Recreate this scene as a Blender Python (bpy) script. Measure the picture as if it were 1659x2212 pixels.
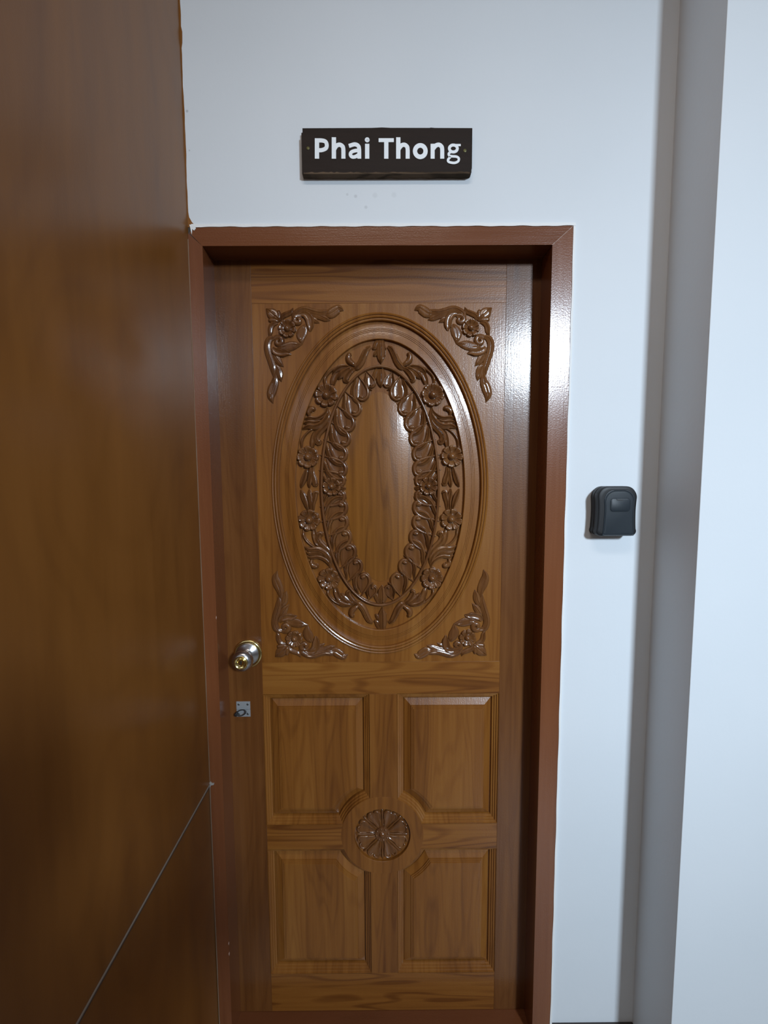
import bpy, bmesh, math, random
from mathutils import Vector, Matrix
random.seed(7)
for o in list(bpy.data.objects): bpy.data.objects.remove(o)
PI = math.pi
S = bpy.context.scene
# ---------------- camera ----------------
cd = bpy.data.cameras.new('camera'); cam = bpy.data.objects.new('camera', cd); S.collection.objects.link(cam)
cam.matrix_world = Matrix(((1.0, .0054, -.0033, 0), (-.0037, .0842, -.9964, -1.15), (-.0051, .9964, .0842, 1.70), (0, 0, 0, 1)))
cd.sensor_fit = 'VERTICAL'; cd.sensor_height = 36.0; cd.lens = 956.78 / 2212 * 36; cd.clip_start = .02
S.camera = cam
S.view_settings.view_transform = 'Standard'; S.view_settings.look = 'None'
S.view_settings.exposure = 0.0; S.view_settings.gamma = 1.0; S.view_settings.use_curve_mapping = False
# ---------------- world and lamp ----------------
wd = bpy.data.worlds.new('world'); S.world = wd; wd.use_nodes = True
wd.node_tree.nodes['Background'].inputs[0].default_value = (1.0, .93, .90, 1)
wd.node_tree.nodes['Background'].inputs[1].default_value = .15
LAMP = Vector((2.0, -4.5, 3.2))
ld = bpy.data.lights.new('lamp_light', 'AREA'); ld.shape = 'RECTANGLE'; ld.size = .45; ld.size_y = .62
ld.energy = 35.5; ld.color = (.74, .87, 1.0); ld.spread = math.radians(62)
lo = bpy.data.objects.new('lamp_light', ld); S.collection.objects.link(lo)
lo.location = LAMP
lo.rotation_euler = (Vector((.60, 0, 1.22)) - LAMP).to_track_quat('-Z', 'Y').to_euler()
FILL = Vector((-.05, -1.47, 3.33))
l2 = bpy.data.lights.new('added_fill_light', 'AREA'); l2.shape = 'RECTANGLE'; l2.size = 1.0; l2.size_y = .34  # fill light added to lift the shadowed white walls, no known source
l2.energy = 15; l2.color = (1.0, .90, .82)
lo2 = bpy.data.objects.new('added_fill_light', l2); S.collection.objects.link(lo2); lo2.location = FILL
# ---------------- helpers ----------------
def link(o, parent=None):
    S.collection.objects.link(o)
    if parent: o.parent = parent
    return o
def obj(name, bm, mat, parent=None, smooth=False, auto=None):
    me = bpy.data.meshes.new(name)
    bmesh.ops.recalc_face_normals(bm, faces=bm.faces)
    bm.to_mesh(me); bm.free()
    for p in me.polygons: p.use_smooth = smooth
    for m in (mat if isinstance(mat, (list, tuple)) else [mat]): me.materials.append(m)
    o = link(bpy.data.objects.new(name, me), parent)
    if parent is not None and parent.type == 'EMPTY': o.location = -Vector(parent.location)
    if smooth and auto:
        try: me.set_sharp_from_angle(angle=math.radians(auto))
        except Exception: pass
    return o
def empty(name, loc, **kw):
    o = link(bpy.data.objects.new(name, None)); o.location = loc; o.empty_display_size = .05
    for k, v in kw.items(): o[k] = v
    return o
def box(bm, x0, x1, y0, y1, z0, z1, bev=0, mi=0):
    r = bmesh.ops.create_cube(bm, size=1)['verts']
    for v in r:
        v.co = Vector(((x0+x1)/2 + v.co.x*(x1-x0), (y0+y1)/2 + v.co.y*(y1-y0), (z0+z1)/2 + v.co.z*(z1-z0)))
    es = {e for v in r for e in v.link_edges}
    for f in {f for v in r for f in v.link_faces}: f.material_index = mi
    if bev: bmesh.ops.bevel(bm, geom=list(es), offset=bev, segments=2, affect='EDGES', profile=.6)
def prism(bm, poly, y0, y1, mi=0):
    a = [bm.verts.new((x, y0, z)) for x, z in poly]; b = [bm.verts.new((x, y1, z)) for x, z in poly]
    n = len(poly); fs = [bm.faces.new(a), bm.faces.new(b[::-1])]
    for i in range(n): fs.append(bm.faces.new((a[i], a[(i+1) % n], b[(i+1) % n], b[i])))
    for f in fs: f.material_index = mi
def loft(bm, rings, closed=True, cap=False):
    vs = [[bm.verts.new(p) for p in r] for r in rings]; n = len(vs[0])
    for a, b in zip(vs, vs[1:]):
        for i in range(n if closed else n-1):
            bm.faces.new((a[i], a[(i+1) % n], b[(i+1) % n], b[i]))
    if cap: bm.faces.new(vs[-1])
    return vs
def lathe(bm, cx, cz, prof, n=40, yb=0, cap=True):     # prof: (radius, y)
    loft(bm, [[(cx + r*math.cos(2*PI*i/n), yb+y, cz + r*math.sin(2*PI*i/n)) for i in range(n)] for r, y in prof], cap=cap)
def smoothpath(pts, n):
    P = [Vector(p) for p in pts]; P = [P[0]*2-P[1]] + P + [P[-1]*2-P[-2]]; out = []
    segs = len(P)-3
    for i in range(segs):
        a, b, c, d = P[i:i+4]
        for k in range(n):
            t = k/n
            out.append(.5*((2*b) + (c-a)*t + (2*a-5*b+4*c-d)*t*t + (3*b-a-3*c+d)*t**3))
    out.append(P[-2]); return out
US = [-1, -.93, -.75, -.5, -.22, 0, .22, .5, .75, .93, 1]
def prof(u, k):
    a = abs(u)
    if a >= 1: return 0
    if k == 'd': return (1-a**2.2)**.6
    if k == 'r': return .55 + .45*(a/.8)**2 if a < .8 else (1-((a-.8)/.2)**2*.55)
    # grooved leaf: dome with fine centre vein cut and two flutes
    h = (1-a**2.6)**.5
    return h*(1 - .30*math.exp(-(u/.10)**2) - .22*math.exp(-((a-.55)/.12)**2))
def stroke(bm, pts, h, k, face, sx=1, sz=None, base=.002, sub=4, wide=1.0):
    """carved ribbon: pts = (x,z,halfwidth) in mm; face = Y of the ground; sx mirrors about CX, sz mirrors about a height"""
    q = []
    for x, z, w in pts:
        x, z, w = x/1e3, z/1e3, w*wide/1e3
        if sx < 0: x = 2*CX-x
        if sz is not None: z = 2*sz-z
        q.append((x, z, w))
    P = smoothpath(q, sub); n = len(P); rows = []
    for i, p in enumerate(P):
        a, b = P[max(0, i-1)], P[min(n-1, i+1)]
        t = Vector((b.x-a.x, b.y-a.y)); t = t.normalized() if t.length > 1e-9 else Vector((1, 0))
        nrm = Vector((-t.y, t.x)); w = max(p.z, .0002)
        e = min(1, (i+.6)/n*5, (n-i-.4)/n*5); hh = h/1e3*(.35+.65*e)*min(1, .45+w/.0045*.55)
        rows.append([(p.x+nrm.x*w*u, face+base-(base+hh*prof(u, k)), p.y+nrm.y*w*u) if abs(u) < 1 else (p.x+nrm.x*w*u, face+base, p.y+nrm.y*w*u) for u in US])
    vs = loft(bm, rows, closed=False)
    bm.faces.new(vs[0]); bm.faces.new(vs[-1])
def dome(bm, x, z, r, h, face, n=14, m=5):
    loft(bm, [[(x+r*math.cos(a*PI/2/m)*math.cos(2*PI*i/n), face-h*math.sin(a*PI/2/m)+(0.002 if a == 0 else 0), z+r*math.cos(a*PI/2/m)*math.sin(2*PI*i/n)) for i in range(n)] for a in range(m)] , cap=True)
def flower(bm, x, z, r, face, h=.008, rotp=0):
    """eight scalloped petals, dished towards a domed centre boss"""
    N = 96; fr_ = [1, 1, .96, .88, .76, .64, .52, .42, .33]; rows = []
    for j, f in enumerate(fr_):
        row = []
        for i in range(N):
            a = 2*PI*i/N; c = abs(math.cos(4*(a+rotp))); R = r*(.83+.17*c**.5)
            lip = (-.002/h, .66, .95, 1.0, .88, .70, .50, .36, .30)[j]
            cleft = 1-(.50 if j > 0 else 0)*math.exp(-(c/.16)**2)*min(1, f*1.3)     # groove between petals
            flute = 1+.018*math.cos(24*(a+rotp))*(1 if 1 < j < 7 else 0)
            row.append((x+R*f*math.cos(a), face-h*lip*cleft*flute, z+R*f*math.sin(a)))
        rows.append(row)
    loft(bm, rows, cap=True)
    dome(bm, x, z, r*.385, h*1.5, face, 20, 7)
# ---------------- materials ----------------
def newmat(name):
    m = bpy.data.materials.new(name); m.use_nodes = True; nt = m.node_tree
    return m, nt, nt.nodes['Principled BSDF']
def plain(name, col, rough=.5, metal=0, spec=.5, bump=0, bscale=200):
    m, nt, b = newmat(name)
    b.inputs['Base Color'].default_value = (*col, 1); b.inputs['Roughness'].default_value = rough
    b.inputs['Metallic'].default_value = metal; b.inputs['Specular IOR Level'].default_value = spec
    if bump:
        tc = nt.nodes.new('ShaderNodeTexCoord'); nz = nt.nodes.new('ShaderNodeTexNoise'); nz.inputs['Scale'].default_value = bscale
        bp = nt.nodes.new('ShaderNodeBump'); bp.inputs['Strength'].default_value = bump; bp.inputs['Distance'].default_value = .001
        nt.links.new(tc.outputs['Object'], nz.inputs['Vector']); nt.links.new(nz.outputs[0], bp.inputs['Height']); nt.links.new(bp.outputs[0], b.inputs['Normal'])
    return m
def wood(name, dark, mid, light, axis='Z', rings=.35, rough=.36, scale=1.0, seed=0., bump=.25, coat=.55, spec=.27, streak=.5, vary=.12, crough=.15):
    m, nt, b = newmat(name); N = nt.nodes; Lk = nt.links.new
    tc = N.new('ShaderNodeTexCoord'); info = N.new('ShaderNodeObjectInfo')
    off = N.new('ShaderNodeVectorMath'); off.operation = 'MULTIPLY_ADD'
    cmb = N.new('ShaderNodeCombineXYZ')
    for i in range(3): Lk(info.outputs['Random'], cmb.inputs[i])
    Lk(cmb.outputs[0], off.inputs[0]); off.inputs[1].default_value = (vary*9, vary*9, vary*9)
    Lk(tc.outputs['Object'], off.inputs[2])
    def mp(ac, al):
        n = N.new('ShaderNodeMapping'); s = (ac, ac*.2, al) if axis == 'Z' else (al, ac*.2, ac)
        n.inputs['Scale'].default_value = tuple(v*scale for v in s); n.inputs['Location'].default_value = (seed, seed*1.7, seed*.6)
        Lk(off.outputs[0], n.inputs['Vector']); return n
    def noise(mpn, sc, det, dist=0, rgh=.55):
        n = N.new('ShaderNodeTexNoise'); n.inputs['Scale'].default_value = sc; n.inputs['Detail'].default_value = det
        n.inputs['Roughness'].default_value = rgh; n.inputs['Distortion'].default_value = dist
        Lk(mpn.outputs[0], n.inputs['Vector']); return n
    big = noise(mp(9, .9), 1, 2); fine = noise(mp(70, 2.2), 1, 4, .3); pore = noise(mp(420, 9), 1, 2)
    mul = N.new('ShaderNodeMath'); mul.operation = 'MULTIPLY'; Lk(big.outputs[0], mul.inputs[0]); mul.inputs[1].default_value = 95
    sn = N.new('ShaderNodeMath'); sn.operation = 'SINE'; Lk(mul.outputs[0], sn.inputs[0])
    pw = N.new('ShaderNodeMapRange'); pw.inputs['From Min'].default_value = .1; pw.inputs['From Max'].default_value = 1; Lk(sn.outputs[0], pw.inputs['Value'])
    a1 = N.new('ShaderNodeMath'); a1.operation = 'MULTIPLY_ADD'; Lk(fine.outputs[0], a1.inputs[0]); a1.inputs[1].default_value = streak*1.3; a1.inputs[2].default_value = .5-streak*.65
    a2 = N.new('ShaderNodeMath'); a2.operation = 'MULTIPLY_ADD'; Lk(big.outputs[0], a2.inputs[0]); a2.inputs[1].default_value = .9; Lk(a1.outputs[0], a2.inputs[2])
    a2b = N.new('ShaderNodeMath'); a2b.operation = 'SUBTRACT'; Lk(a2.outputs[0], a2b.inputs[0]); a2b.inputs[1].default_value = .45
    a3 = N.new('ShaderNodeMath'); a3.operation = 'MULTIPLY_ADD'; Lk(pw.outputs[0], a3.inputs[0]); a3.inputs[1].default_value = -rings; Lk(a2b.outputs[0], a3.inputs[2])
    a4 = N.new('ShaderNodeMath'); a4.operation = 'MULTIPLY_ADD'; Lk(info.outputs['Random'], a4.inputs[0]); a4.inputs[1].default_value = vary*2; Lk(a3.outputs[0], a4.inputs[2])
    cr = N.new('ShaderNodeValToRGB'); e = cr.color_ramp.elements
    e[0].position = .12; e[0].color = (*dark, 1); e[1].position = .92; e[1].color = (*light, 1)
    k = e.new(.5); k.color = (*mid, 1)
    Lk(a4.outputs[0], cr.inputs[0]); Lk(cr.outputs[0], b.inputs['Base Color'])
    b.inputs['Specular IOR Level'].default_value = spec; b.inputs['Coat Weight'].default_value = coat; b.inputs['Coat Roughness'].default_value = crough
    rr = N.new('ShaderNodeMapRange'); Lk(fine.outputs[0], rr.inputs['Value']); rr.inputs['To Min'].default_value = rough-.06; rr.inputs['To Max'].default_value = rough+.08
    Lk(rr.outputs[0], b.inputs['Roughness'])
    bs = N.new('ShaderNodeMath'); bs.operation = 'MULTIPLY_ADD'; Lk(pore.outputs[0], bs.inputs[0]); bs.inputs[1].default_value = .95
    orange = N.new('ShaderNodeTexNoise'); orange.inputs['Scale'].default_value = 260; orange.inputs['Detail'].default_value = 1
    Lk(tc.outputs['Object'], orange.inputs['Vector']); Lk(orange.outputs[0], bs.inputs[2])
    bp = N.new('ShaderNodeBump'); bp.inputs['Strength'].default_value = bump; bp.inputs['Distance'].default_value = .0006
    Lk(bs.outputs[0], bp.inputs['Height']); Lk(bp.outputs[0], b.inputs['Normal']); 
    bp2 = N.new('ShaderNodeBump'); bp2.inputs['Strength'].default_value = bump*.8; bp2.inputs['Distance'].default_value = .0006
    Lk(bs.outputs[0], bp2.inputs['Height']); Lk(bp2.outputs[0], b.inputs['Coat Normal'])
    return m
T_D, T_M, T_L = (.105, .032, .0050), (.195, .070, .0115), (.265, .110, .021)
teak = wood('teak_vertical', T_D, T_M, T_L, 'Z', .12, vary=.04)
teakx = wood('teak_horizontal', T_D, T_M, T_L, 'X', .27, seed=3.1, vary=.06)
teakc = wood('teak_cushion', (.10, .034, .006), (.215, .082, .013), (.30, .13, .024), 'Z', .15, seed=8.3, vary=0)
teakcarve = wood('teak_carved', (.075, .026, .008), (.130, .050, .015), (.190, .080, .024), 'Z', .10, rough=.24, seed=1.3, vary=.03)
teakdark = wood('teak_stile', (.062, .019, .005), (.120, .042, .010), (.185, .072, .018), 'Z', .08, seed=5.5, vary=.03)
frame_m = wood('frame_wood', (.105, .032, .012), (.165, .055, .020), (.22, .078, .029), 'Z', .03, seed=2.2, vary=.02, streak=.3, rough=.24)
frame_x = wood('frame_wood_across', (.090, .029, .010), (.145, .048, .018), (.19, .066, .025), 'X', .03, coat=.15, spec=.2, seed=2.7, vary=.02, streak=.3, rough=.24)
veneer = wood('veneer', (.125, .045, .009), (.190, .073, .014), (.245, .098, .021), 'Z', .06, rough=.36, seed=6.2, vary=0, streak=.55, bump=.12, spec=.2, coat=.3, crough=.26)
def wallmat():
    m, nt, b = newmat('white_wall_paint'); N = nt.nodes; Lk = nt.links.new
    tc = N.new('ShaderNodeTexCoord')
    n1 = N.new('ShaderNodeTexNoise'); n1.inputs['Scale'].default_value = 2.5; n1.inputs['Detail'].default_value = 3
    Lk(tc.outputs['Object'], n1.inputs['Vector'])
    cr = N.new('ShaderNodeValToRGB'); e = cr.color_ramp.elements
    e[0].position = .3; e[0].color = (.655, .705, .745, 1); e[1].position = .7; e[1].color = (.685, .73, .768, 1)
    Lk(n1.outputs[0], cr.inputs[0]); last = cr.outputs[0]
    for x, z, r, c in ((-.0144, 2.3837, .008, .92), (.0323, 2.3846, .008, .93), (-.0826, 2.386, .004, .85), (-.062, 2.3817, .005, .82), (-.037, 2.356, .005, .84), (-.4673, 2.5777, .004, .7), (-.4654, 2.4884, .0025, .7)):
        mp = N.new('ShaderNodeVectorMath'); mp.operation = 'DISTANCE'; Lk(tc.outputs['Object'], mp.inputs[0]); mp.inputs[1].default_value = (x, 0, z)
        mr = N.new('ShaderNodeMapRange'); mr.inputs['From Min'].default_value = r*.5; mr.inputs['From Max'].default_value = r; mr.inputs['To Min'].default_value = c; mr.inputs['To Max'].default_value = 1
        Lk(mp.outputs['Value'], mr.inputs['Value'])
        ml = N.new('ShaderNodeVectorMath'); ml.operation = 'SCALE'; Lk(last, ml.inputs[0]); Lk(mr.outputs[0], ml.inputs['Scale']); last = ml.outputs[0]
    Lk(last, b.inputs['Base Color']); b.inputs['Roughness'].default_value = .55; b.inputs['Specular IOR Level'].default_value = .3
    n2 = N.new('ShaderNodeTexNoise'); n2.inputs['Scale'].default_value = 90; n2.inputs['Detail'].default_value = 3; Lk(tc.outputs['Object'], n2.inputs['Vector'])
    bp = N.new('ShaderNodeBump'); bp.inputs['Strength'].default_value = .10; bp.inputs['Distance'].default_value = .002
    Lk(n2.outputs[0], bp.inputs['Height']); Lk(bp.outputs[0], b.inputs['Normal'])
    return m
white = wallmat()
caulk = plain('white_caulk', (.78, .80, .80), .6, bump=.3, bscale=120)
graypaint = plain('ceiling_paint', (.7, .7, .7), .8)
floor_m = plain('floor_tile', (.30, .27, .24), .35, bump=.05)
skirt_m = plain('dark_skirting', (.035, .030, .028), .4)
brass = plain('brass', (.80, .66, .30), .16, 1)
steel = plain('satin_steel', (.50, .50, .52), .24, 1)
alu = plain('aluminium', (.46, .50, .53), .42, .6, bump=.1)
blackm = plain('dark_iron', (.03, .03, .032), .35, .5)
keyhole = plain('keyway_black', (.01, .01, .01), .6)
signm = wood('sign_board', (.012, .008, .006), (.020, .013, .010), (.030, .020, .016), 'X', .05, rough=.6, bump=.3, vary=0, coat=0, spec=.15)
signraw = wood('sign_raw_edge', (.04, .028, .018), (.10, .068, .044), (.20, .14, .09), 'X', .3, rough=.8, bump=.6, vary=0, scale=2, coat=0, spec=.1)
letter_m = plain('white_lettering', (.80, .86, .90), .45)
plast = plain('black_plastic', (.009, .0095, .011), .45, spec=.3, bump=.15, bscale=900)
plast2 = plain('slate_plastic', (.016, .023, .030), .42, spec=.3, bump=.15, bscale=900)
# ---------------- room shell ----------------
CX = -.0065; FY = .07                     # door centre line, leaf face
XL, XS = -.476, .7145                     # left wall plane, step in the wall
CZ = 1.662                                # centre height of the oval
def struct(name, bm, m, parent=None, **kw):
    o = obj(name, bm, m, parent, **kw)
    if parent is None: o['kind'] = 'structure'
    return o
ox0, ox1, oz1 = XL, .4755, 2.310          # opening in the back wall (outside of the frame)
bm = bmesh.new()
box(bm, XL-.3, XS+.0001, 0, .30, oz1, 3.4); box(bm, ox1, XS+.2, 0, .30, 0, oz1)
struct('wall_back', bm, white)
bm = bmesh.new(); box(bm, XS, 4.2, -.158, .12, 0, 3.4, bev=.0015); struct('wall_right', bm, white)
bm = bmesh.new(); box(bm, -.9, 4.2, -7, .4, -.1, 0); struct('floor', bm, floor_m)
bm = bmesh.new(); box(bm, -.9, 4.2, -7, .4, 3.4, 3.5); struct('ceiling', bm, graypaint)
bm = bmesh.new(); box(bm, ox1+.004, XS, -.008, 0, 0, .119, bev=.001); struct('baseboard_back', bm, skirt_m)
# left wall: two sheets of veneered panelling with a thin ledge strip at the joint
wl = empty('wall_left', (XL, -1.5, 0), kind='structure')
ZJ = .861
def wavy(x, z, a): return a*(math.sin(z*23)*.5+math.sin(z*61+1)*.3+math.sin(z*140)*.2)
bm = bmesh.new(); box(bm, XL-.06, XL, -3.6, 0, ZJ, 3.4); obj('wall_panel', bm, veneer, wl)
bm = bmesh.new(); box(bm, XL-.06, XL-.003, -3.6, 0, 0, ZJ-.003); obj('wall_panel', bm, veneer, wl)
bm = bmesh.new(); box(bm, XL-.03, XL+.0022, -3.6, -.002, ZJ-.003, ZJ, bev=.0006); obj('joint_strip_and_shade', bm, plain('joint_strip_gray', (.22, .20, .18), .4), wl)
bm = bmesh.new(); box(bm, XL-.06, XL+.0, -3.6, 0, ZJ-.010, ZJ-.003); obj('joint_strip_and_shade', bm, skirt_m, wl)  # shade below the ledge, put in as a dark strip
bm = bmesh.new()                          # lump of filler where the joint meets the door frame
prism(bm, [(XL, ZJ-.012), (XL+.004, ZJ-.004), (XL+.011, ZJ-.003), (XL+.0125, ZJ+.002), (XL+.006, ZJ+.0015), (XL+.002, ZJ+.006), (XL, ZJ+.004)], -.0065, -.003)
obj('joint_filler', bm, plain('filler_gray', (.34, .32, .30), .6), wl)
bm = bmesh.new()                          # thin pale caulk line in the corner between panelling and frame
zc = [i*.02 for i in range(117)]
prism(bm, [(XL-.001, z) for z in zc if z < 2.30]+[(XL+.0011+wavy(0, z, .0005), z) for z in reversed(zc) if z < 2.30], -.0052, -.003)
obj('corner_caulk', bm, plain('caulk_tan', (.22, .15, .10), .5), wl)
# uneven brown paint edge where the panelling meets the white wall
bm = bmesh.new(); zs = [2.31+i*.012 for i in range(90)]
ed = []
for z in zs:
    w = .0022+wavy(0, z, .0012)
    if abs(z-2.745) < .02: w += .0025
    if z < 2.345: w += .020*(1-(z-2.31)/.035)**2
    ed.append((XL+max(.0006, w), z))
prism(bm, [(XL-.001, zs[0])]+ed+[(XL-.001, zs[-1])], -.0012, .001)
obj('paint_edge', bm, veneer, wl)
# ---------------- door frame ----------------
fr = empty('trim_1', (CX, 0, 0), kind='structure')
ixl, ixr, izt = -.4410, .4235, 2.264      # inner edges
FF = -.004                                # frame face, a little proud of the wall
def jamb_poly(z0):   # right casing with mitre
    return [(ixr, z0), (ox1, z0), (ox1, oz1), (ixr, izt)]
bm = bmesh.new(); prism(bm, [(ixr+.0003, 0), (ox1-.0005, 0), (ox1-.0005, oz1-.0012), (ixr+.0003, izt-.0006)], FF, .20); obj('side_casing', bm, frame_m, fr)
bm = bmesh.new(); prism(bm, [(XL+.0005, 0), (ixl, 0), (ixl, izt), (XL+.0005, izt+.031)], FF, .20); obj('side_casing', bm, frame_m, fr)
bm = bmesh.new()
top = [(XL+.020+i*(ox1-XL-.020)/60, oz1-.001+.0012*math.sin(i*1.9)*math.sin(i*.7)) for i in range(61)]
prism(bm, [(ixl-.0002, izt+.0003), (ixr, izt+.0003), (ox1-.002, oz1-.003)]+top[::-1]+[(XL+.0085, oz1-.010), (XL+.004, izt+.031)], FF, .20)
obj('head_casing', bm, frame_x, fr)
bm = bmesh.new()                          # white crack filler in the mitre
n = 14
pp = [(ixr+(ox1-ixr)*i/n, izt+(oz1-izt)*i/n) for i in range(n+1)]
prism(bm, [(x+.0006+.0004*math.sin(i*2.3), z-.0003) for i, (x, z) in enumerate(pp)]+[(x-.0004, z+.0004+.0003*math.sin(i*1.7)) for i, (x, z) in reversed(list(enumerate(pp)))], FF-.0003, FF+.001)
obj('mitre_crack', bm, plain('crack_filler', (.36, .26, .22), .7), fr)
bm = bmesh.new()                          # caulk bead round the outside of the frame
zz = [0+i*oz1/110 for i in range(111)]
prism(bm, [(ox1-.001+.0008*math.sin(z*37)*math.sin(z*11), z) for z in zz]+[(ox1+.0042, z) for z in reversed(zz)], FF-.0012, .001)
xx = [XL+.010+i*(ox1+.0042-XL-.010)/80 for i in range(81)]
prism(bm, [(x, oz1-.0015+.0011*math.sin(x*31)*math.sin(x*83+1)) for x in xx]+[(x, oz1+.0055+.0004*math.sin(x*60)) for x in reversed(xx)], FF-.0016, .001)
prism(bm, [(XL+.0055, oz1+.004), (XL+.018, oz1+.004), (XL+.021, oz1-.005), (XL+.016, oz1-.010), (XL+.012, oz1-.006), (XL+.010, oz1-.019), (XL+.0075, oz1-.004)], FF-.0014, .001)
obj('caulk_bead', bm, caulk, fr)
bm = bmesh.new()                          # chipped paint flecks on the inner arris of the frame
for x, z, w, h in ((ixl, .382, .0012, .010), (ixl, .350, .0016, .012), (ixl-.0005, 1.325, .0008, .010), (ixr+.001, 1.905, .0016, .005), (ixr+.001, 1.87, .001, .012)):
    prism(bm, [(x-w, z), (x, z-h*.5), (x+w*.8, z+h*.1), (x+w*.3, z+h*.5)], FF-.0003, FF+.001)
obj('paint_chip', bm, plain('chip_pale', (.55, .42, .36), .7), fr)
bm = bmesh.new(); box(bm, ixl-.002, ixr+.002, -.012, .16, .0, .0685, bev=.0015); obj('threshold', bm, frame_x, fr)
# ---------------- door leaf ----------------
door = empty('door_1', (CX, FY+.018, .069), kind='structure')
lx0, lx1 = ixl-.008, ixr+.008
SL, SR = -.345, .3315                     # inner edges of the stiles
Zr = [.0700, .195, .597, .677, 1.0735, 1.169, 2.154, 2.27]
TH = FY+.036
def slab(name, x0, x1, z0, z1, m, dy=0.0, bev=.0006):
    bm = bmesh.new(); box(bm, x0, x1, FY+dy, TH, z0, z1, bev=bev); return obj(name, bm, m, door)
slab('stile', lx0, SL, Zr[0], Zr[7], teakdark); slab('stile', SR, lx1, Zr[0], Zr[7], teakdark)
slab('top_rail', SL, SR, Zr[6], Zr[7], teakx); slab('middle_rail', SL, SR, Zr[4], Zr[5], teakx); slab('bottom_rail', SL, SR, Zr[0], Zr[1], teakx)
RC = (-.0056, .6405); RR = .1215; MX = (-.0415, .0395)
slab('mullion', MX[0], MX[1], RC[1]+.095, Zr[4], teak); slab('mullion', MX[0], MX[1], Zr[1], RC[1]-.095, teak)
slab('cross_rail', SL, RC[0]-.095, Zr[2], Zr[3], teakx); slab('cross_rail', RC[0]+.095, SR, Zr[2], Zr[3], teakx)
# roundel between the four panels, with a sunk rosette
bm = bmesh.new(); NR = 96; rr0 = .0825
lathe(bm, *RC, [(RR, .034), (RR, .0008), (RR-.0008, -.0004), (rr0+.0006, -.0004), (rr0, .0003), (rr0-.0008, .0085), (rr0-.004, .0095)], NR, FY)
roundel = obj('roundel', bm, teak, door, smooth=True, auto=30)
def flipz(pts): return pts
def place_stroke(bm, cx, cz, ang, pts, h, k, face):
    ca, sa = math.cos(ang), math.sin(ang); out = []
    for r, t, w in pts:
        out.append(((cx+r*ca-t*sa)*1e3, (cz+r*sa+t*ca)*1e3, w*1e3))
    stroke(bm, out, h, k, face)
for i in range(8):
    bm = bmesh.new(); a = PI/8+i*PI/4
    place_stroke(bm, *RC, a, [(.018, 0, .003), (.032, 0, .008), (.050, 0, .0150), (.062, 0, .0195), (.068, 0, .0185), (.071, 0, .012)], 6.5, 'r', FY+.0095)
    for s in (-1, 1):
        place_stroke(bm, *RC, a, [(.030, s*.004, .002), (.052, s*.0145, .0028), (.064, s*.0185, .0036), (.0725, s*.0130, .0045), (.0735, s*.006, .0034), (.067, s*.0015, .0018)], 9, 'd', FY+.0095)
    obj('rosette_petal', bm, teakcarve, roundel, smooth=True, auto=50)
    bm = bmesh.new(); a = i*PI/4
    place_stroke(bm, *RC, a, [(.020, 0, .0018), (.045, 0, .0026), (.066, 0, .0042), (.079, 0, .0026)], 7, 'd', FY+.0095)
    obj('rosette_sepal', bm, teakcarve, roundel, smooth=True, auto=50)
bm = bmesh.new()
for i in range(8):
    a = 2*PI*i/8+.2; dome(bm, RC[0]+.0175*math.cos(a), RC[1]+.0175*math.sin(a), .0052, .010, FY+.0095)
lathe(bm, *RC, [(.0225, .010), (.0215, .003), (.012, .002)], 24, FY)
dome(bm, *RC, .0125, .014, FY+.0095, 24, 7)
obj('rosette_boss', bm, teakcarve, roundel, smooth=True, auto=50)
# four fielded panels with the quarter circle cut out of one corner
PROF = [(0, 0), (.0012, .0030), (.0052, .0036), (.0064, .0066), (.0105, .0072), (.0117, .0100), (.0160, .0108), (.0178, .0165), (.0192, .0165), (.0205, .0140),
        (.0390, .0082), (.0400, .0058), (.0428, .0058), (.0438, .0040), (.0466, .0040), (.0476, .0022), (.0500, .0020)]
def panel_ring(sx, sz, o, d, na=18):
    # written for sx=-1 (left), sz=+1 (upper); corner cut at the roundel
    xo = (SL if sx < 0 else SR); xi = MX[0] if sx < 0 else MX[1]
    zo, zi = (Zr[4], Zr[3]) if sz > 0 else (Zr[1], Zr[2])
    xo -= sx*o; xi += sx*o; zo -= sz*o; zi += sz*o; R = RR+o
    A = (xi, RC[1]+sz*math.sqrt(max(0, R*R-(xi-RC[0])**2))); B = (RC[0]+sx*math.sqrt(max(0, R*R-(zi-RC[1])**2)), zi)
    a0 = math.atan2(A[1]-RC[1], A[0]-RC[0]); a1 = math.atan2(B[1]-RC[1], B[0]-RC[0])
    da = (a1-a0+PI) % (2*PI)-PI
    pts = [(xo, zo), (xi, zo)]+[(RC[0]+R*math.cos(a0+da*i/na), RC[1]+R*math.sin(a0+da*i/na)) for i in range(na+1)]+[(xo, zi)]
    return [(x, FY+d, z) for x, z in pts]
for sx in (-1, 1):
    for sz in (1, -1):
        bm = bmesh.new(); loft(bm, [panel_ring(sx, sz, -.0012, .0), panel_ring(sx, sz, 0, .0)]+[panel_ring(sx, sz, o, d*1.35) for o, d in PROF[1:8]])
        mo = obj('panel_moulding', bm, teak, door)
        bm = bmesh.new(); loft(bm, [panel_ring(sx, sz, o, d*1.35) for o, d in PROF[7:]], cap=True)
        obj('raised_panel', bm, teak, door)
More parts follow.
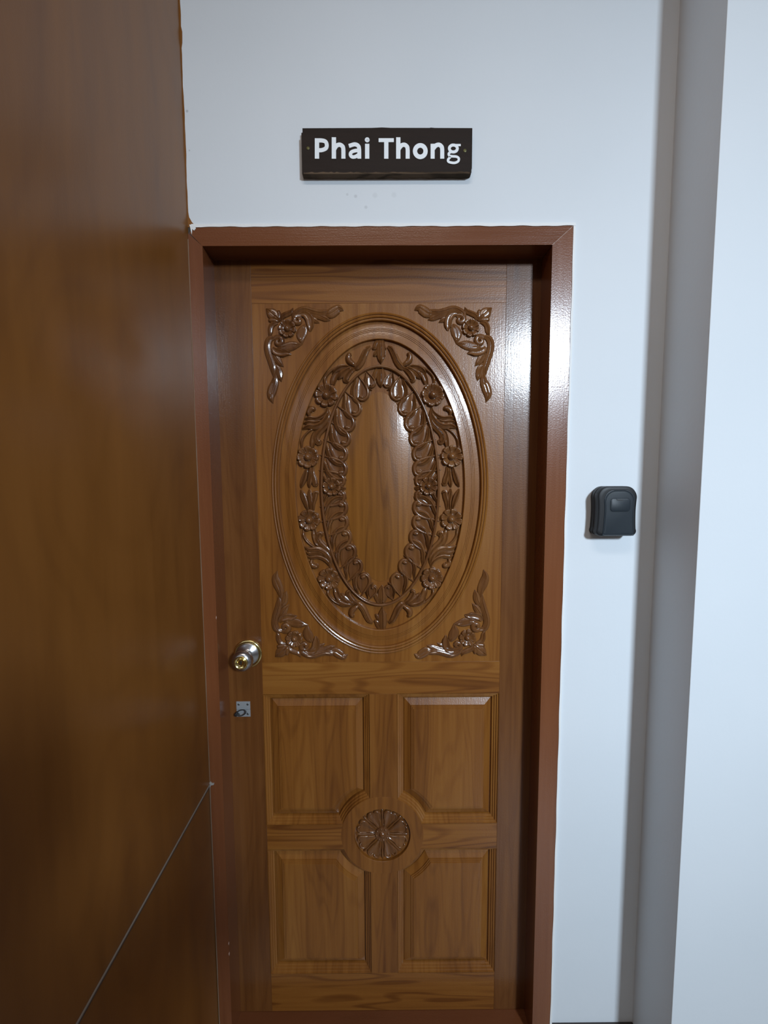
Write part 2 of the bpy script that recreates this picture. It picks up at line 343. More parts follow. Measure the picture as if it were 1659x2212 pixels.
# ---- oval panel board ----
A0, B0 = .2985, .4690
NE = 192
def ell(a, b, y, n=NE): return [(CX+a*math.cos(2*PI*i/n), y, CZ+b*math.sin(2*PI*i/n)) for i in range(n)]
def rectring(x0, x1, z0, z1, y, n=NE):
    out = []
    for i in range(n):
        c, s = math.cos(2*PI*i/n)*A0, math.sin(2*PI*i/n)*B0
        t = min(((x1-CX) if c > 0 else (x0-CX))/c if abs(c) > 1e-9 else 1e9, ((z1-CZ) if s > 0 else (z0-CZ))/s if abs(s) > 1e-9 else 1e9)
        out.append((CX+c*t, y, CZ+s*t))
    for X in (x0, x1):
        for Z in (z0, z1):
            j = min(range(n), key=lambda i: (out[i][0]-X)**2+(out[i][2]-Z)**2); out[j] = (X, y, Z)
    return out
bm = bmesh.new()
RP = [(0, 0), (.0010, -.0030), (.0035, -.0045), (.0058, -.0035), (.0066, -.0008), (.0078, -.0008), (.0088, -.0048), (.0112, -.0060), (.0136, -.0048), (.0146, -.0012), (.0158, -.0012), (.0166, -.0036), (.0186, -.0042), (.0204, -.0030), (.0214, .0062),
      (.0300, .0056), (.0368, .0044), (.0372, .0056), (.0380, .0056), (.0384, .0038), (.0410, .0034), (.0414, .0047), (.0422, .0047), (.0426, .0030), (.0452, .0026), (.0456, .0040), (.0464, .0040), (.0468, .0020), (.0560, .0004), (.0640, -.0006), (.0652, .0002), (.0660, .0105)]
loft(bm, [rectring(SL+.0003, SR-.0003, Zr[5]+.0003, Zr[6]-.0003, TH-.002), rectring(SL+.0003, SR-.0003, Zr[5]+.0003, Zr[6]-.0003, FY+.0002)]+[ell(A0-o, B0-o*1.06, FY+y) for o, y in RP], cap=True)
board = obj('oval_panel', bm, teak, door, smooth=True, auto=28)
GF = FY+.0105                              # sunk ground of the wreath
# plain centre cushion
bm = bmesh.new(); R = []
for j in range(15):
    t = j/15; f = math.cos(t*PI/2)
    R.append([(CX+.093*f*math.cos(2*PI*i/96), GF+.001-.0125*math.sin(t*PI/2), CZ+.258*f*math.sin(2*PI*i/96)) for i in range(96)])
R = []
for j in range(16):
    f = 1-j/16
    R.append([(CX+.094*f*math.cos(2*PI*i/96), GF-.001-.0105*(1-f*f), CZ+.262*f*math.sin(2*PI*i/96)) for i in range(96)])
loft(bm, R, cap=True); obj('centre_cushion', bm, teakc, board, smooth=True)
# vine rib
bm = bmesh.new(); VA, VB = .1615, .3290
loft(bm, [ell(VA+o, VB+o, GF-h) for o, h in ((.0042, -.002), (.0040, .006), (.0028, .0100), (0, .0115), (-.0028, .0100), (-.0040, .006), (-.0042, -.002))])
obj('vine_rib', bm, teakcarve, board, smooth=True)
D = {'sprays':{'top_stem':[[[[16.7,2044.5,3.32],[26.8,2035.6,5.81],[35.8,2017.8,6.64],[41.9,2004.0,7.05],[53.0,1990.1,6.64],[63.1,1984.1,2.07]],7,'g'],[[[53.0,1990.1,2.49],[64.1,1998.0,5.39],[73.6,2005.8,6.64],[76.9,2015.7,6.22],[73.7,2022.6,4.98],[68.4,2024.0,2.9]],8,'d']],'upper_spray':[[[[61.1,1986.1,4.15],[72.2,1978.2,5.81],[81.3,1966.2,6.22],[85.0,1955.3,5.81],[78.3,1949.3,2.49]],8,'g'],[[[65.1,1988.1,2.9],[81.3,1982.1,6.64],[95.6,1971.1,8.3],[105.7,1957.8,2.07]],7,'g'],[[[73.2,1991.0,2.07],[91.5,1990.0,5.81],[107.7,1983.9,6.22],[120.3,1971.6,1.66]],8,'g'],[[[91.5,1982.0,1.66],[107.7,1974.0,5.39],[115.9,1960.1,6.22],[121.0,1944.2,4.56]],6,'r'],[[[79.3,1993.0,1.66],[99.6,1991.9,2.49],[121.9,1981.9,2.9],[136.2,1968.0,2.9],[141.9,1956.0,3.32],[140.3,1942.1,2.9]],6,'d']],'middle_spray':[[[[134.5,1882.1,2.49],[140.7,1868.0,4.15],[155.0,1856.9,4.56],[169.4,1852.8,4.56],[185.7,1854.7,4.15],[201.1,1850.2,1.04]],7,'g'],[[[184.7,1856.7,2.07],[187.3,1869.8,4.98],[181.5,1877.9,6.64],[174.3,1878.9,6.22],[169.7,1874.3,2.9]],8,'d'],[[[134.5,1876.1,2.9],[136.6,1857.9,5.81],[151.0,1839.7,7.47],[169.5,1831.5,7.47],[188.0,1832.5,6.22],[207.5,1823.7,1.04]],8,'g'],[[[148.9,1849.4,1.66],[167.4,1842.1,4.98],[187.9,1843.6,4.98],[203.3,1839.1,1.04]],6,'g'],[[[132.5,1872.1,2.9],[134.6,1843.8,5.81],[147.0,1827.6,6.64],[161.4,1813.3,7.05],[167.7,1799.1,7.47],[160.5,1786.9,5.81],[153.7,1794.1,2.9]],7,'g'],[[[161.4,1821.5,2.07],[169.6,1813.3,4.98],[174.9,1795.0,5.81],[179.1,1776.2,3.73]],7,'r'],[[[169.5,1826.5,1.66],[183.9,1821.3,2.49],[198.4,1808.1,2.7],[206.8,1792.8,2.9],[208.0,1774.5,2.49]],6,'d']],'lower_spray':[[[[179.5,1721.4,2.9],[179.6,1702.9,4.98],[175.0,1686.4,5.81],[172.2,1673.0,5.39],[165.9,1678.2,2.49]],7,'g'],[[[186.7,1721.3,2.49],[184.8,1698.7,5.39],[188.1,1680.1,5.39],[189.3,1663.6,1.66]],6,'g'],[[[194.0,1721.3,2.07],[199.3,1700.7,5.39],[205.7,1682.1,5.81],[212.5,1664.5,1.66]],7,'g']]},'palm':[[[[-2.2,2062.2,10.37],[-2.3,2035.7,12.86],[-2.4,2016.0,10.79],[-2.5,1998.3,1.04]],8,'g'],[[[-9.8,2061.2,6.64],[-16.0,2044.6,8.71],[-25.1,2036.8,2.49]],6,'g'],[[[-7.9,2037.7,5.39],[-15.1,2025.9,7.05],[-22.6,2018.5,1.66]],6,'g']],'ipalm':[[[[-2.6,1984.4,9.96],[-2.7,1964.6,12.86],[-2.8,1948.7,10.37],[-2.9,1935.2,1.04]],8,'g'],[[[-11.3,1984.5,7.05],[-18.1,1966.6,8.3],[-22.7,1957.1,2.9]],6,'g']],'leaf':[[[22.5,1974.4,2.07],[17.9,1942.6,2.07]],[[44.8,1962.4,2.07],[45.7,1912.6,2.07]],[[77.3,1920.4,2.07],[66.0,1871.4,2.07]],[[100.8,1884.3,2.07],[85.5,1829.9,2.07]],[[117.2,1839.9,2.07],[96.8,1789.3,2.07]],[[132.8,1793.2,2.07],[103.7,1747.4,2.07]],[[142.2,1752.3,2.07],[105.8,1706.3,2.07]],[[146.5,1712.3,2.07],[108.3,1676.4,2.07]]],'flower':[[138.4,1915.2,31.12],[191.3,1749.0,30.29],[127.0,1668.0,25.31]],'corner':[[[[218.9,2104.5,3.01],[216.7,2123.7,7.32],[203.0,2134.8,6.89],[188.4,2137.3,7.32],[169.7,2131.9,7.32],[151.0,2128.0,7.32],[134.3,2130.1,6.46],[119.7,2135.2,2.15]],7,'g'],[[[140.6,2123.0,1.72],[123.9,2126.1,9.47],[109.3,2135.2,9.9],[98.9,2140.3,7.32],[87.5,2134.9,0.65]],7,'g'],[[[194.7,2129.8,3.01],[173.9,2125.9,6.89],[153.1,2120.9,6.89],[136.5,2113.9,5.6],[123.0,2109.8,0.65]],6,'g'],[[[194.8,2123.8,3.01],[178.1,2118.8,6.03],[165.7,2110.8,6.03],[152.2,2102.8,0.65]],5,'g'],[[[205.2,2125.8,3.44],[188.5,2123.8,7.32],[179.2,2112.8,8.18],[176.6,2096.6,7.32],[177.4,2081.4,1.72]],8,'r'],[[[199.4,2117.6,5.6],[204.9,2121.0,5.6],[211.0,2121.2,5.6],[216.1,2118.6,5.6],[218.9,2114.1,5.6],[219.0,2109.3,5.6],[216.8,2105.4,5.6],[213.1,2103.4,5.6],[209.2,2103.6,5.6],[206.3,2105.4,5.6],[205.0,2108.1,5.17],[205.3,2110.7,4.73],[206.7,2112.5,4.3],[208.6,2113.0,3.87],[210.1,2112.6,3.01],[210.9,2111.5,2.15]],8,'d'],[[[188.7,2098.6,3.44],[195.1,2086.4,9.47],[201.5,2070.2,10.33],[200.0,2047.4,0.86]],6,'g'],[[[265.7,2041.5,3.01],[247.9,2039.9,8.61],[224.8,2044.7,9.47],[198.5,2048.9,0.86]],6,'g'],[[[273.2,2062.7,5.6],[267.6,2066.1,5.6],[261.4,2066.4,5.6],[256.4,2063.8,5.6],[253.6,2059.3,5.6],[253.6,2054.4,5.6],[256.0,2050.5,5.6],[259.7,2048.5,5.6],[263.6,2048.6,5.6],[266.5,2050.4,5.6],[267.8,2053.1,5.17],[267.4,2055.8,4.73],[265.9,2057.6,4.3],[264.0,2058.1,3.87],[262.5,2057.7,3.01],[261.8,2056.6,2.15]],8,'d'],[[[268.5,2065.9,2.58],[285.3,2061.7,6.89],[292.3,2045.4,7.32],[290.1,2025.0,7.32],[283.6,2004.6,7.32],[278.0,1984.1,6.89],[278.3,1965.6,2.15]],7,'g'],[[[279.4,2039.4,3.44],[271.1,2029.2,7.32],[254.4,2024.2,7.32],[241.8,2025.2,6.03],[229.2,2022.2,1.08]],8,'r'],[[[277.5,2025.1,2.58],[269.2,2012.9,6.89],[261.0,2000.6,6.46],[250.6,1989.4,0.65]],6,'g'],[[[275.7,1998.5,2.58],[265.4,1982.1,7.32],[261.4,1965.7,6.89],[257.4,1950.2,0.65]],6,'g'],[[[273.5,1975.9,1.72],[274.3,1951.2,7.75],[282.0,1930.5,9.9],[286.5,1911.8,7.75],[281.4,1893.1,0.65]],7,'g'],[[[256.4,2110.5,3.87],[250.0,2120.6,5.6],[238.5,2126.3,5.6],[227.0,2131.7,4.73],[221.7,2142.8,0.65]],7,'g'],[[[263.8,2105.4,3.87],[276.4,2100.3,5.6],[282.4,2090.1,5.6],[284.0,2078.0,4.73],[288.4,2066.8,0.65]],7,'g'],[[[256.5,2108.4,3.01],[269.9,2120.5,9.9],[280.2,2129.5,10.76],[293.3,2140.5,1.29]],8,'g'],[[[258.5,2110.4,2.15],[259.8,2122.5,5.6],[260.9,2135.6,3.01]],7,'d'],[[[260.6,2107.4,2.15],[276.3,2110.4,5.6],[287.7,2110.3,3.01]],7,'d']],'cflower':[238.3,2088.7,23.24],'glyph':[[[[[-151.8,2500.8],[-152.6,2455.1]],5.55],[[[-154.9,2496.2],[-140.7,2495.9],[-132.5,2493.8],[-129.1,2488.9],[-128.9,2482.5],[-132.0,2477.6],[-141.1,2474.3],[-153.9,2474.1]],4.96]],[[[[-111.4,2503.0],[-112.1,2454.9]],5.55],[[[-110.9,2476.8],[-105.4,2484.0],[-98.2,2486.3],[-92.2,2483.5],[-89.3,2477.3],[-89.3,2454.9]],5.25]],[[[[-75.8,2483.4],[-62.7,2487.0],[-54.5,2484.4],[-51.3,2477.2],[-51.2,2454.8]],4.96],[[[-51.8,2473.6],[-62.3,2472.6],[-70.0,2469.5],[-72.5,2464.1],[-68.4,2459.0],[-60.2,2459.5],[-51.4,2464.6]],4.38]],[[[[-32.0,2488.2],[-32.3,2454.7]],5.55],[[[-29.2,2497.1],[-29.7,2495.6],[-31.1,2494.7],[-32.8,2494.7],[-34.2,2495.6],[-34.7,2497.2],[-34.1,2498.7],[-32.8,2499.6],[-31.1,2499.6],[-29.7,2498.6],[-29.2,2497.1]],3.21]],[[[[-4.6,2496.3],[31.8,2496.2]],4.67],[[[13.7,2497.0],[13.5,2454.6]],5.55]],[[[[42.4,2502.6],[42.3,2454.5]],5.55],[[[43.2,2476.4],[49.0,2483.6],[56.1,2485.9],[61.8,2483.1],[64.6,2476.9],[64.8,2454.5]],5.25]],[[[[107.6,2471.4],[107.0,2467.4],[105.2,2463.8],[102.4,2461.0],[98.9,2459.2],[95.0,2458.5],[91.1,2459.2],[87.6,2461.0],[84.8,2463.9],[83.0,2467.5],[82.4,2471.4],[83.0,2475.4],[84.8,2479.0],[87.6,2481.8],[91.1,2483.6],[95.0,2484.3],[98.9,2483.6],[102.4,2481.8],[105.2,2478.9],[107.0,2475.4],[107.6,2471.4]],5.55]],[[[[124.5,2487.8],[124.7,2454.3]],5.25],[[[125.4,2476.2],[131.7,2483.4],[138.8,2485.7],[144.5,2482.9],[147.3,2476.7],[147.7,2454.3]],5.25]],[[[[183.8,2477.1],[183.3,2474.7],[182.0,2472.6],[179.9,2470.9],[177.2,2469.8],[174.2,2469.4],[171.3,2469.8],[168.6,2470.9],[166.5,2472.6],[165.1,2474.8],[164.6,2477.1],[165.0,2479.5],[166.4,2481.7],[168.5,2483.4],[171.2,2484.5],[174.1,2484.8],[177.1,2484.4],[179.8,2483.3],[181.9,2481.6],[183.3,2479.5],[183.8,2477.1]],3.65],[[[177.4,2484.8],[191.9,2484.8]],2.63],[[[170.1,2470.4],[163.6,2466.3],[164.7,2461.2],[172.1,2459.6],[181.7,2458.8],[187.3,2454.9],[186.2,2448.7],[179.1,2445.1],[170.3,2445.2],[162.6,2447.8],[162.0,2452.4],[167.5,2458.6]],3.06]]],'signscrew':[[-174.1,2479.6],[202.2,2473.4]]}
for sx in (1, -1):
    for sz in (None, CZ):
        for key in ('top_stem', 'upper_spray', 'middle_spray', 'lower_spray'):
            bm = bmesh.new()
            for pts, h, k in D['sprays'][key]: stroke(bm, pts, h+3.5, k, GF, sx, sz, wide=1.38)
            obj('leaf_spray', bm, teakcarve, board, smooth=True, auto=55)
        for q, (x, z, r) in enumerate(D['flower']):
            if q == 2 and sz is not None: continue
            x, z, r = x/1e3, z/1e3, r/1e3
            if sx < 0: x = 2*CX-x
            if sz is not None: z = 2*CZ-z
            bm = bmesh.new(); flower(bm, x, z, r*1.02, GF-(.003 if q == 2 else 0), .0125, rotp=random.uniform(0, .5)); obj('carved_flower', bm, teakcarve, board, smooth=True, auto=60)
        for (ax, az, _), (bx, bz, _) in D['leaf']:
            A = Vector((ax, az)); B = Vector((bx, bz)); e = B-A; L = e.length; n = Vector((e.y, -e.x)).normalized()   # n points to the cushion
            if n.x > 0: n = -n
            def q(te, tn, w): v = A+e*te+n*(L*tn); return (v.x, v.y, L*w)
            bm = bmesh.new()
            stroke(bm, [q(.10, .0, .10), q(.45, .04, .28), q(.80, .04, .34), q(1.08, .02, .26), q(1.2, .02, .08)], 4.5, 'r', GF, sx, sz)
            stroke(bm, [q(-.22, -.20, .03), q(.08, .02, .06), q(.36, .24, .095), q(.68, .40, .115), q(1.0, .38, .115), q(1.20, .16, .105), q(1.14, -.06, .09), q(.98, -.05, .05)], 9.5, 'd', GF, sx, sz)
            stroke(bm, [q(-.05, -.22, .05), q(.28, -.30, .085), q(.60, -.40, .12), q(.92, -.40, .135), q(1.18, -.30, .12), q(1.36, -.10, .10), q(1.46, .06, .05)], 10.5, 'g', GF, sx, sz)
            stroke(bm, [q(1.10, .22, .08), q(1.04, .04, .15), q(.94, -.02, .09)], 11, 'd', GF, sx, sz)
            obj('carved_leaf', bm, teakcarve, board, smooth=True, auto=60)
for sz in (None, CZ):
    for key, nm in (('palm', 'palmette'), ('ipalm', 'palmette')):
        bm = bmesh.new(); ps = D[key]
        for pts, h, k in ps[1:]:
            for sx in (1, -1): stroke(bm, pts, h+1, k, GF, sx, sz)
        stroke(bm, ps[0][0], ps[0][1]+3, ps[0][2], GF, 1, sz)
        obj(nm, bm, teakcarve, board, smooth=True, auto=55)
for sx in (1, -1):
    for sz in (None, CZ+.0015):
        bm = bmesh.new()
        for pts, h, k in D['corner']: stroke(bm, pts, h*.85, k, FY, sx, sz, wide=1.36)
        obj('corner_scrollwork', bm, teakcarve, board, smooth=True, auto=55)
        x, z, r = [v/1e3 for v in D['cflower']]
        if sx < 0: x = 2*CX-x
        if sz is not None: z = 2*sz-z
        bm = bmesh.new(); flower(bm, x, z, r*1.05, FY, .0082, rotp=.2); obj('carved_flower', bm, teakcarve, board, smooth=True, auto=60)
# ---- knob ----
KX, KZ = -.3835, 1.1965
bm = bmesh.new()
lathe(bm, KX, KZ, [(.0320, 0), (.0315, -.0070), (.0280, -.0095), (.0180, -.0130), (.0140, -.0170), (.0118, -.0220), (.0118, -.0300), (.0150, -.0345), (.0225, -.0380), (.0278, -.0440), (.0292, -.0510), (.0270, -.0585), (.0225, -.0635), (.0190, -.0650), (.0182, -.0640)], 48, FY)
knob = obj('door_knob', bm, steel, door, smooth=True, auto=50)
bm = bmesh.new(); lathe(bm, KX, KZ, [(.0405, 0), (.0405, -.0030), (.0390, -.0052), (.0360, -.0062), (.0335, -.0062), (.0316, -.0045)], 48, FY, cap=False)
obj('rose_rim', bm, brass, knob, smooth=True, auto=50)['label'] = 'polished brass rim of the knob plate'
bm = bmesh.new(); lathe(bm, KX, KZ, [(.0184, -.062), (.0180, -.0662), (.0160, -.0675), (.0140, -.0660), (.0115, -.0650), (.0108, -.0665), (.0098, -.0668), (.0088, -.0655), (.0078, -.0645)], 40, FY)
obj('lock_face', bm, brass, knob, smooth=True, auto=40)['label'] = 'brass lock cylinder face'
bm = bmesh.new(); prism(bm, [(KX-.0012, KZ-.005), (KX+.0012, KZ-.005), (KX+.0018, KZ+.001), (KX+.0034, KZ+.003), (KX, KZ+.0058), (KX-.0034, KZ+.003), (KX-.0018, KZ+.001)], FY-.0652, FY-.064)
obj('keyway', bm, keyhole, knob)
# ---- padlock plate ----
bm = bmesh.new(); box(bm, -.4214, -.3820, FY-.0022, FY, 1.0320, 1.0550, bev=.0004); box(bm, -.4214, -.3820, FY-.0016, FY, 1.0098, 1.0310, bev=.0004)
plate = obj('padlock_plate', bm, alu, door)
for x, z in ((-.4145, 1.047), (-.3889, 1.0468), (-.3892, 1.0186), (-.4145, 1.0182)):
    bm = bmesh.new(); dome(bm, x, z, .0036, .0014, FY-.002, 16, 4); box(bm, x-.0028, x+.0028, FY-.0038, FY-.0030, z-.0003, z+.0003)
    obj('screw', bm, plain('screw_zinc', (.14, .15, .15), .4, .8), plate, smooth=True, auto=40)
def torus(bm, c, R, r, rot, n=32, m=10):
    rings = []
    for i in range(n):
        a = 2*PI*i/n
        rings.append([tuple(c+rot@Vector(((R+r*math.cos(2*PI*j/m))*math.cos(a), (R+r*math.cos(2*PI*j/m))*math.sin(a)*.55, r*math.sin(2*PI*j/m)))) for j in range(m)])
    rings.append(rings[0]); loft(bm, rings)
    bmesh.ops.remove_doubles(bm, verts=bm.verts, dist=1e-6)
bm = bmesh.new(); torus(bm, Vector((-.4055, FY-.011, 1.0262)), .0135, .0024, Matrix.Rotation(math.radians(-14), 3, 'Y') @ Matrix.Rotation(math.radians(62), 3, 'X'))
box(bm, -.4235, -.4165, FY-.016, FY-.001, 1.0175, 1.0255, bev=.0015)
obj('staple_ring', bm, blackm, plate, smooth=True, auto=60)['label'] = 'dark iron staple ring'
# ---------------- name sign ----------------
sign = empty('name_sign', (.015, 0, 2.42), label='dark brown wooden name sign reading Phai Thong above the door', category='sign')
SF = -.019
x0, x1, z0, z1 = -.1863, .2195, 2.4215, 2.5245
bm = bmesh.new()
edge = [(x0, z1), (x0, z1-.0095), (x0-.0028, z1-.0105), (x0-.0028, z0+.001)]
edge += [(x0+i*(x1-x0)/40, z0+.0008*math.sin(i*1.3)*math.sin(i*.37)) for i in range(1, 39)]
edge += [(x1-.0030, z0+.0012), (x1-.0010, z0+.0030), (x1-.0010, z0+.010), (x1, z0+.012), (x1, z1-.0006), (x1-.09, z1), (x1-.0995, z1+.0008), (x1-.102, z1+.0001), (x0+.21, z1+.0004), (x0+.19, z1+.0014), (x0+.165, z1+.0004)]
prism(bm, edge, SF, -.0008)
for f in bm.faces:
    f.normal_update()
    c = f.calc_center_median()
    if c.z < z0+.002 and abs(f.normal.z) > .7: f.material_index = 1
obj('board', bm, [signm, signraw], sign)
bm = bmesh.new(); n = 60                   # worn splintered lower edge
lo_ = [(x0+.001+i*(x1-x0-.006)/n, z0-.0004) for i in range(n+1)]
up_ = [(x0+.001+i*(x1-x0-.006)/n, z0+.0022+random.uniform(0, .0028)) for i in range(n+1)]
prism(bm, lo_+up_[::-1], SF-.0005, SF+.0005); obj('worn_edge', bm, signraw, sign)
for name, gl in zip(('P', 'h', 'a', 'i', 'T', 'h', 'o', 'n', 'g'), D['glyph']):
    bm = bmesh.new()
    for pts, hw in gl:
        hw /= 1.08e3; P = [(x/1e3, z/1e3) for x, z in pts]
        closed = (abs(P[0][0]-P[-1][0])+abs(P[0][1]-P[-1][1])) < 1e-6
        if len(P) == 2: C_ = [Vector(p) for p in P]
        else: C_ = [Vector((p.x, p.y)) for p in smoothpath([(a, b, 0) for a, b in P], 5)]
        n = len(C_); l, r = [], []
        for i, c in enumerate(C_):
            if closed: a, b = C_[(i-1) % (n-1)], C_[(i+1) % (n-1)]
            else: a, b = C_[max(0, i-1)], C_[min(n-1, i+1)]
            t = (b-a).normalized(); nn = Vector((-t.y, t.x))*hw; l.append(c+nn); r.append(c-nn)
        yo = SF-.0016-random.uniform(0, .0001)
        va = [[bm.verts.new((p.x, y, p.y)) for p in L_] for L_, y in ((l, SF+.0005), (l, yo), (r, yo), (r, SF+.0005))]
        for a, b in zip(va, va[1:]):
            for i in range(n-1): bm.faces.new((a[i], a[i+1], b[i+1], b[i]))
        if not closed:
            for i in (0, n-1): bm.faces.new([v[i] for v in va])
    obj('letter', bm, letter_m, sign)
for x, z in D['signscrew']:
    bm = bmesh.new(); dome(bm, x/1e3, z/1e3, .0042, .0010, SF-.0003, 16, 4); box(bm, x/1e3-.003, x/1e3+.003, SF-.0016, SF-.0010, z/1e3-.0004, z/1e3+.0004)
    obj('screw', bm, plain('screw_brassy', (.09, .085, .03), .45, .6), sign, smooth=True, auto=40)
# ---------------- key safe ----------------
ks = empty('key_safe', (.5905, 0, 1.541), label='small black and slate grey key lock box on the white wall right of the door', category='lock box')
kx, kzc = .5905, 1.604
def safe_out(y, ins=0, top=.0, wt=.0518, wm=.0475, wb=.0508, hb=.0620, ht=.0620, rt=.026, rb=.012):
    """waisted outline: wide rounded shoulders, narrow middle, small corners at the foot"""
    pts = []
    def halfw(t):   # t from -1 bottom to 1 top
        return (wm+(wt-wm)*max(0, t)**1.6 if t > 0 else wm+(wb-wm)*(-t)**1.8)-ins
    H0, H1 = -hb+ins, ht-ins
    right = []
    for i in range(7):  # bottom corner
        a = -PI/2+i*PI/12; right.append((halfw(-1)-rb+rb*math.cos(a), H0+rb+rb*math.sin(a)))
    for i in range(1, 14):
        z = (H0+rb)+(H1-rt-H0-rb)*i/14; right.append((halfw(z/hb), z))
    w = halfw((H1-rt)/ht)
    for i in range(11):
        a = i*PI/20; right.append((w-rt+rt*math.cos(a), H1-rt+rt*math.sin(a)))
    right = [(x, z+.0022*(1-(x/w)**2) if z > H1-rt*.35 else z) for x, z in right]
    out = [(kx+x, y, kzc+z) for x, z in right]+[(kx-x, y, kzc+z) for x, z in reversed(right)]
    return out
bm = bmesh.new()
loft(bm, [safe_out(-.0003, .0005), safe_out(-.0175, .0000), safe_out(-.0190, .0012), safe_out(-.0192, .0030)], cap=True)
obj('back_shell', bm, plain('charcoal_plastic', (.018, .0185, .020), .45, spec=.3, bump=.15, bscale=900), ks, smooth=True, auto=35)
bm = bmesh.new()
loft(bm, [safe_out(-.0185, .0028), safe_out(-.0200, .0008), safe_out(-.0215, 0), safe_out(-.0385, 0), safe_out(-.0410, .0008), safe_out(-.0420, .0024), safe_out(-.0420, .008)], cap=True)
obj('front_shell', bm, plast, ks, smooth=True, auto=35)
def plate_out(y, ins):
    r = safe_out(y, ins, wt=.0415, wm=.0370, wb=.0405, hb=.0612, ht=.0525, rt=.024, rb=.003); return [(x+.004, yy, z) for x, yy, z in r]
bm = bmesh.new()
loft(bm, [plate_out(-.0415, 0), plate_out(-.0428, .0003), plate_out(-.0432, .0012), plate_out(-.0430, .0022), plate_out(-.0424, .0028), plate_out(-.0424, .0036), plate_out(-.0432, .0042), plate_out(-.0434, .0055)], cap=True)
fp = obj('face_plate', bm, plast2, ks, smooth=True, auto=30)
def rrect(cx, cz, w, h, r, y, bow=0, n=6):
    pts = []
    for qx, qz, a0 in ((1, 1, 0), (-1, 1, PI/2), (-1, -1, PI), (1, -1, 3*PI/2)):
        for i in range(n+1):
            a = a0+i*PI/2/n; x = qx*(w-r)+r*math.cos(a); z = qz*(h-r)+r*math.sin(a)
            pts.append((cx+x, y, cz+z+(bow*(1-(x/w)**2) if z > 0 else -bow*(1-(x/w)**2))))
    return pts
LCX, LCZ = .5965, 1.6205
bm = bmesh.new()
loft(bm, [rrect(LCX, LCZ, .0262, .0172, .008, -.0432, .0016), rrect(LCX, LCZ, .0260, .0170, .008, -.0438, .0016), rrect(LCX, LCZ, .0252, .0162, .0075, -.0438, .0016)])
loft(bm, [rrect(LCX, LCZ, .0244, .0154, .007, -.0430, .0016), rrect(LCX, LCZ, .0243, .0153, .007, -.0444, .0016), rrect(LCX, LCZ, .0235, .0145, .007, -.0448, .0016)], cap=True)
obj('dial_shutter', bm, plast2, ks, smooth=True, auto=30)
bm = bmesh.new()
prism(bm, [(.5845, 1.6368), (.5862, 1.6335), (.5900, 1.6322), (.6010, 1.6322), (.6050, 1.6336), (.6000, 1.6340), (.5900, 1.6345)], -.0451, -.044)
obj('finger_notch', bm, keyhole, ks)
# ---------------- ceiling lamp (behind the camera) ----------------
cl = empty('ceiling_lamp', (LAMP.x, LAMP.y, 3.4), label='square white ceiling lamp hanging behind the camera', category='lamp')
bm = bmesh.new(); box(bm, LAMP.x-.02, LAMP.x+.02, LAMP.y-.10, LAMP.y-.06, 3.30, 3.4); obj('stem', bm, graypaint, cl)
bm = bmesh.new(); box(bm, LAMP.x-.3, LAMP.x+.3, LAMP.y-.38, LAMP.y-.06, 3.27, 3.31, bev=.005); obj('housing', bm, graypaint, cl)

# ---------------- the photographer, who stands behind the camera and casts the shadow on the left wall ----------------
person = empty('person', (.07, -1.56, 0), label='person standing behind the camera in dark clothes, arms raised to chest', category='person')
def skinned(name, verts, edges, mat, root=0, sub=2):
    me = bpy.data.meshes.new(name); me.from_pydata([Vector(v[:3]) for v in verts], edges, [])
    o = link(bpy.data.objects.new(name, me), person); o.location = -Vector(person.location)
    md = o.modifiers.new('skin', 'SKIN')
    for i, v in enumerate(verts):
        r = v[3]; sv = me.skin_vertices[0].data[i]; sv.radius = (r if not isinstance(r, tuple) else r[0], r if not isinstance(r, tuple) else r[1]); sv.use_root = (i == root)
    md.use_smooth_shade = True
    sd = o.modifiers.new('sub', 'SUBSURF'); sd.levels = sub; sd.render_levels = sub
    me.materials.append(mat); return o
px, py = .07, -1.56
skin_m = plain('skin', (.36, .20, .13), .5); cloth_m = plain('dark_cloth', (.03, .032, .04), .8); hair_m = plain('black_hair', (.012, .010, .009), .5)
V = [(0, 0, 1.00, (.155, .115)), (0, .01, 1.15, (.145, .105)), (0, .02, 1.32, (.165, .115)), (0, .01, 1.45, (.15, .095)), (0, .01, 1.54, .058), (0, .03, 1.60, .055),
     (0, .05, 1.66, (.066, .075)), (0, .04, 1.74, (.075, .09)), (0, .03, 1.80, (.055, .07))]
E_ = [(i, i+1) for i in range(8)]
def add(v, parent): V.append(v); E_.append((parent, len(V)-1)); return len(V)-1
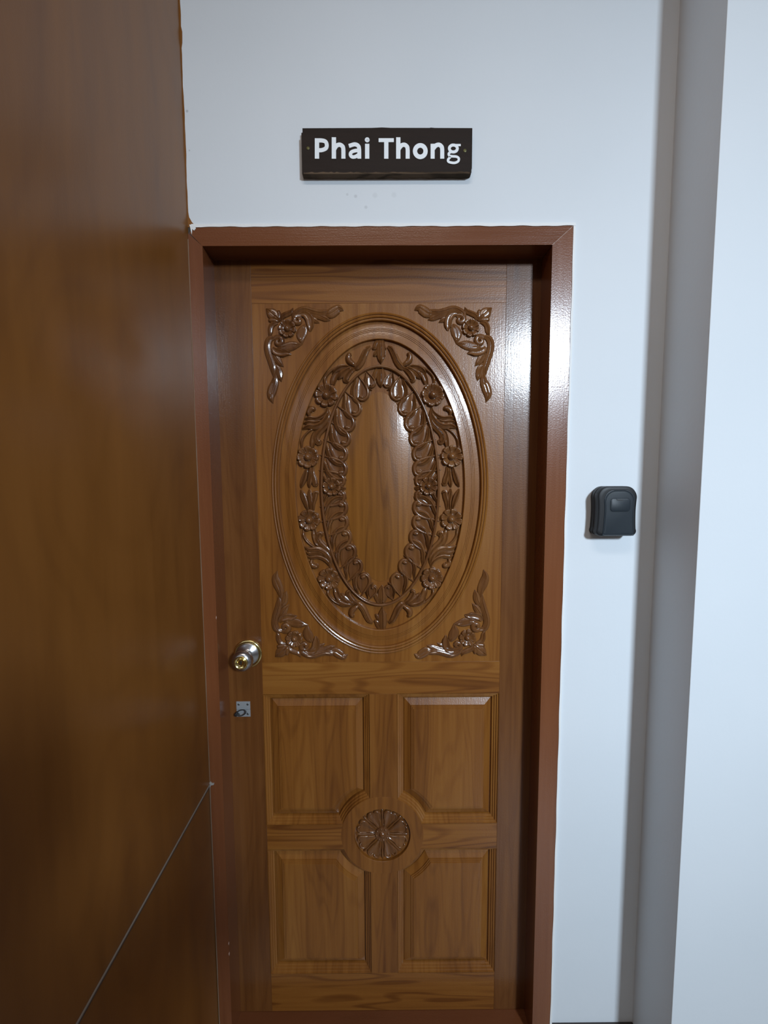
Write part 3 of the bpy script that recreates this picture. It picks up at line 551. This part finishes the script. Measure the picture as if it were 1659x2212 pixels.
for s in (-1, 1):
    a = add((s*.18, 0, 1.47, .058), 3); a = add((s*.26, .02, 1.37, .052), a); a = add((s*.31, .06, 1.25, .046), a); a = add((s*.19, .17, 1.34, .038), a); a = add((s*.11, .27, 1.49, .028), a)
    h = add((s*.10, .285, 1.53, (.034, .018)), a)
    for k in range(4):
        f = add((s*(.075+.018*k), .300, 1.575+.004*min(k, 3-k), .009), h); f = add((s*(.072+.018*k), .300, 1.60+.006*min(k, 3-k), .008), f); add((s*(.070+.017*k), .290, 1.622+.006*min(k, 3-k), .007), f)
    f = add((s*.066, .285, 1.545, .010), h); add((s*.052, .283, 1.568, .009), f)
    a = add((s*.10, 0, .90, .090), 0); a = add((s*.11, .01, .70, .078), a); a = add((s*.11, .01, .50, .056), a); a = add((s*.115, -.01, .32, .050), a); a = add((s*.12, -.02, .10, .038), a); a = add((s*.125, .02, .055, .042), a); add((s*.135, .13, .045, .036), a)
V = [(px+v[0], py+v[1], v[2], v[3]) for v in V]
skinned('body', V, E_, cloth_m)
hv = [(px, py+.035, 1.60, .05), (px, py+.055, 1.665, (.070, .080)), (px, py+.045, 1.745, (.079, .095)), (px, py+.035, 1.80, (.058, .072))]
skinned('head', hv, [(0, 1), (1, 2), (2, 3)], skin_m)
skinned('hair', [(px, py-.03, 1.64, .045), (px, py-.015, 1.70, (.078, .070)), (px, py+.01, 1.78, (.080, .085)), (px, py+.02, 1.83, (.050, .062))], [(0, 1), (1, 2), (2, 3)], hair_m)
bm = bmesh.new()
for s in (-1, 1):
    bm = bmesh.new(); bmesh.ops.create_uvsphere(bm, u_segments=12, v_segments=8, radius=.012, matrix=Matrix.Translation((px+s*.03, py+.128, 1.725)))
    obj('eye', bm, plain('eye_dark', (.08, .06, .05), .2), person, smooth=True)
bm = bmesh.new(); bmesh.ops.create_cone(bm, segments=10, radius1=.016, radius2=.006, depth=.05, matrix=Matrix.Translation((px, py+.142, 1.70))); obj('nose', bm, skin_m, person, smooth=True)
bm = bmesh.new(); box(bm, px-.022, px+.022, py+.125, py+.137, 1.652, 1.662, bev=.003); obj('mouth', bm, plain('lips', (.30, .11, .09), .5), person, smooth=True)

nl = empty('added_fill_panel', (FILL.x, FILL.y, 3.4), label='flat ceiling panel above the photographer, added to hold the fill light', category='lamp')  # unseen panel made up to go with the added fill light
bm = bmesh.new(); box(bm, FILL.x-.52, FILL.x+.52, FILL.y-.19, FILL.y+.19, 3.34, 3.4, bev=.004); obj('housing', bm, graypaint, nl)
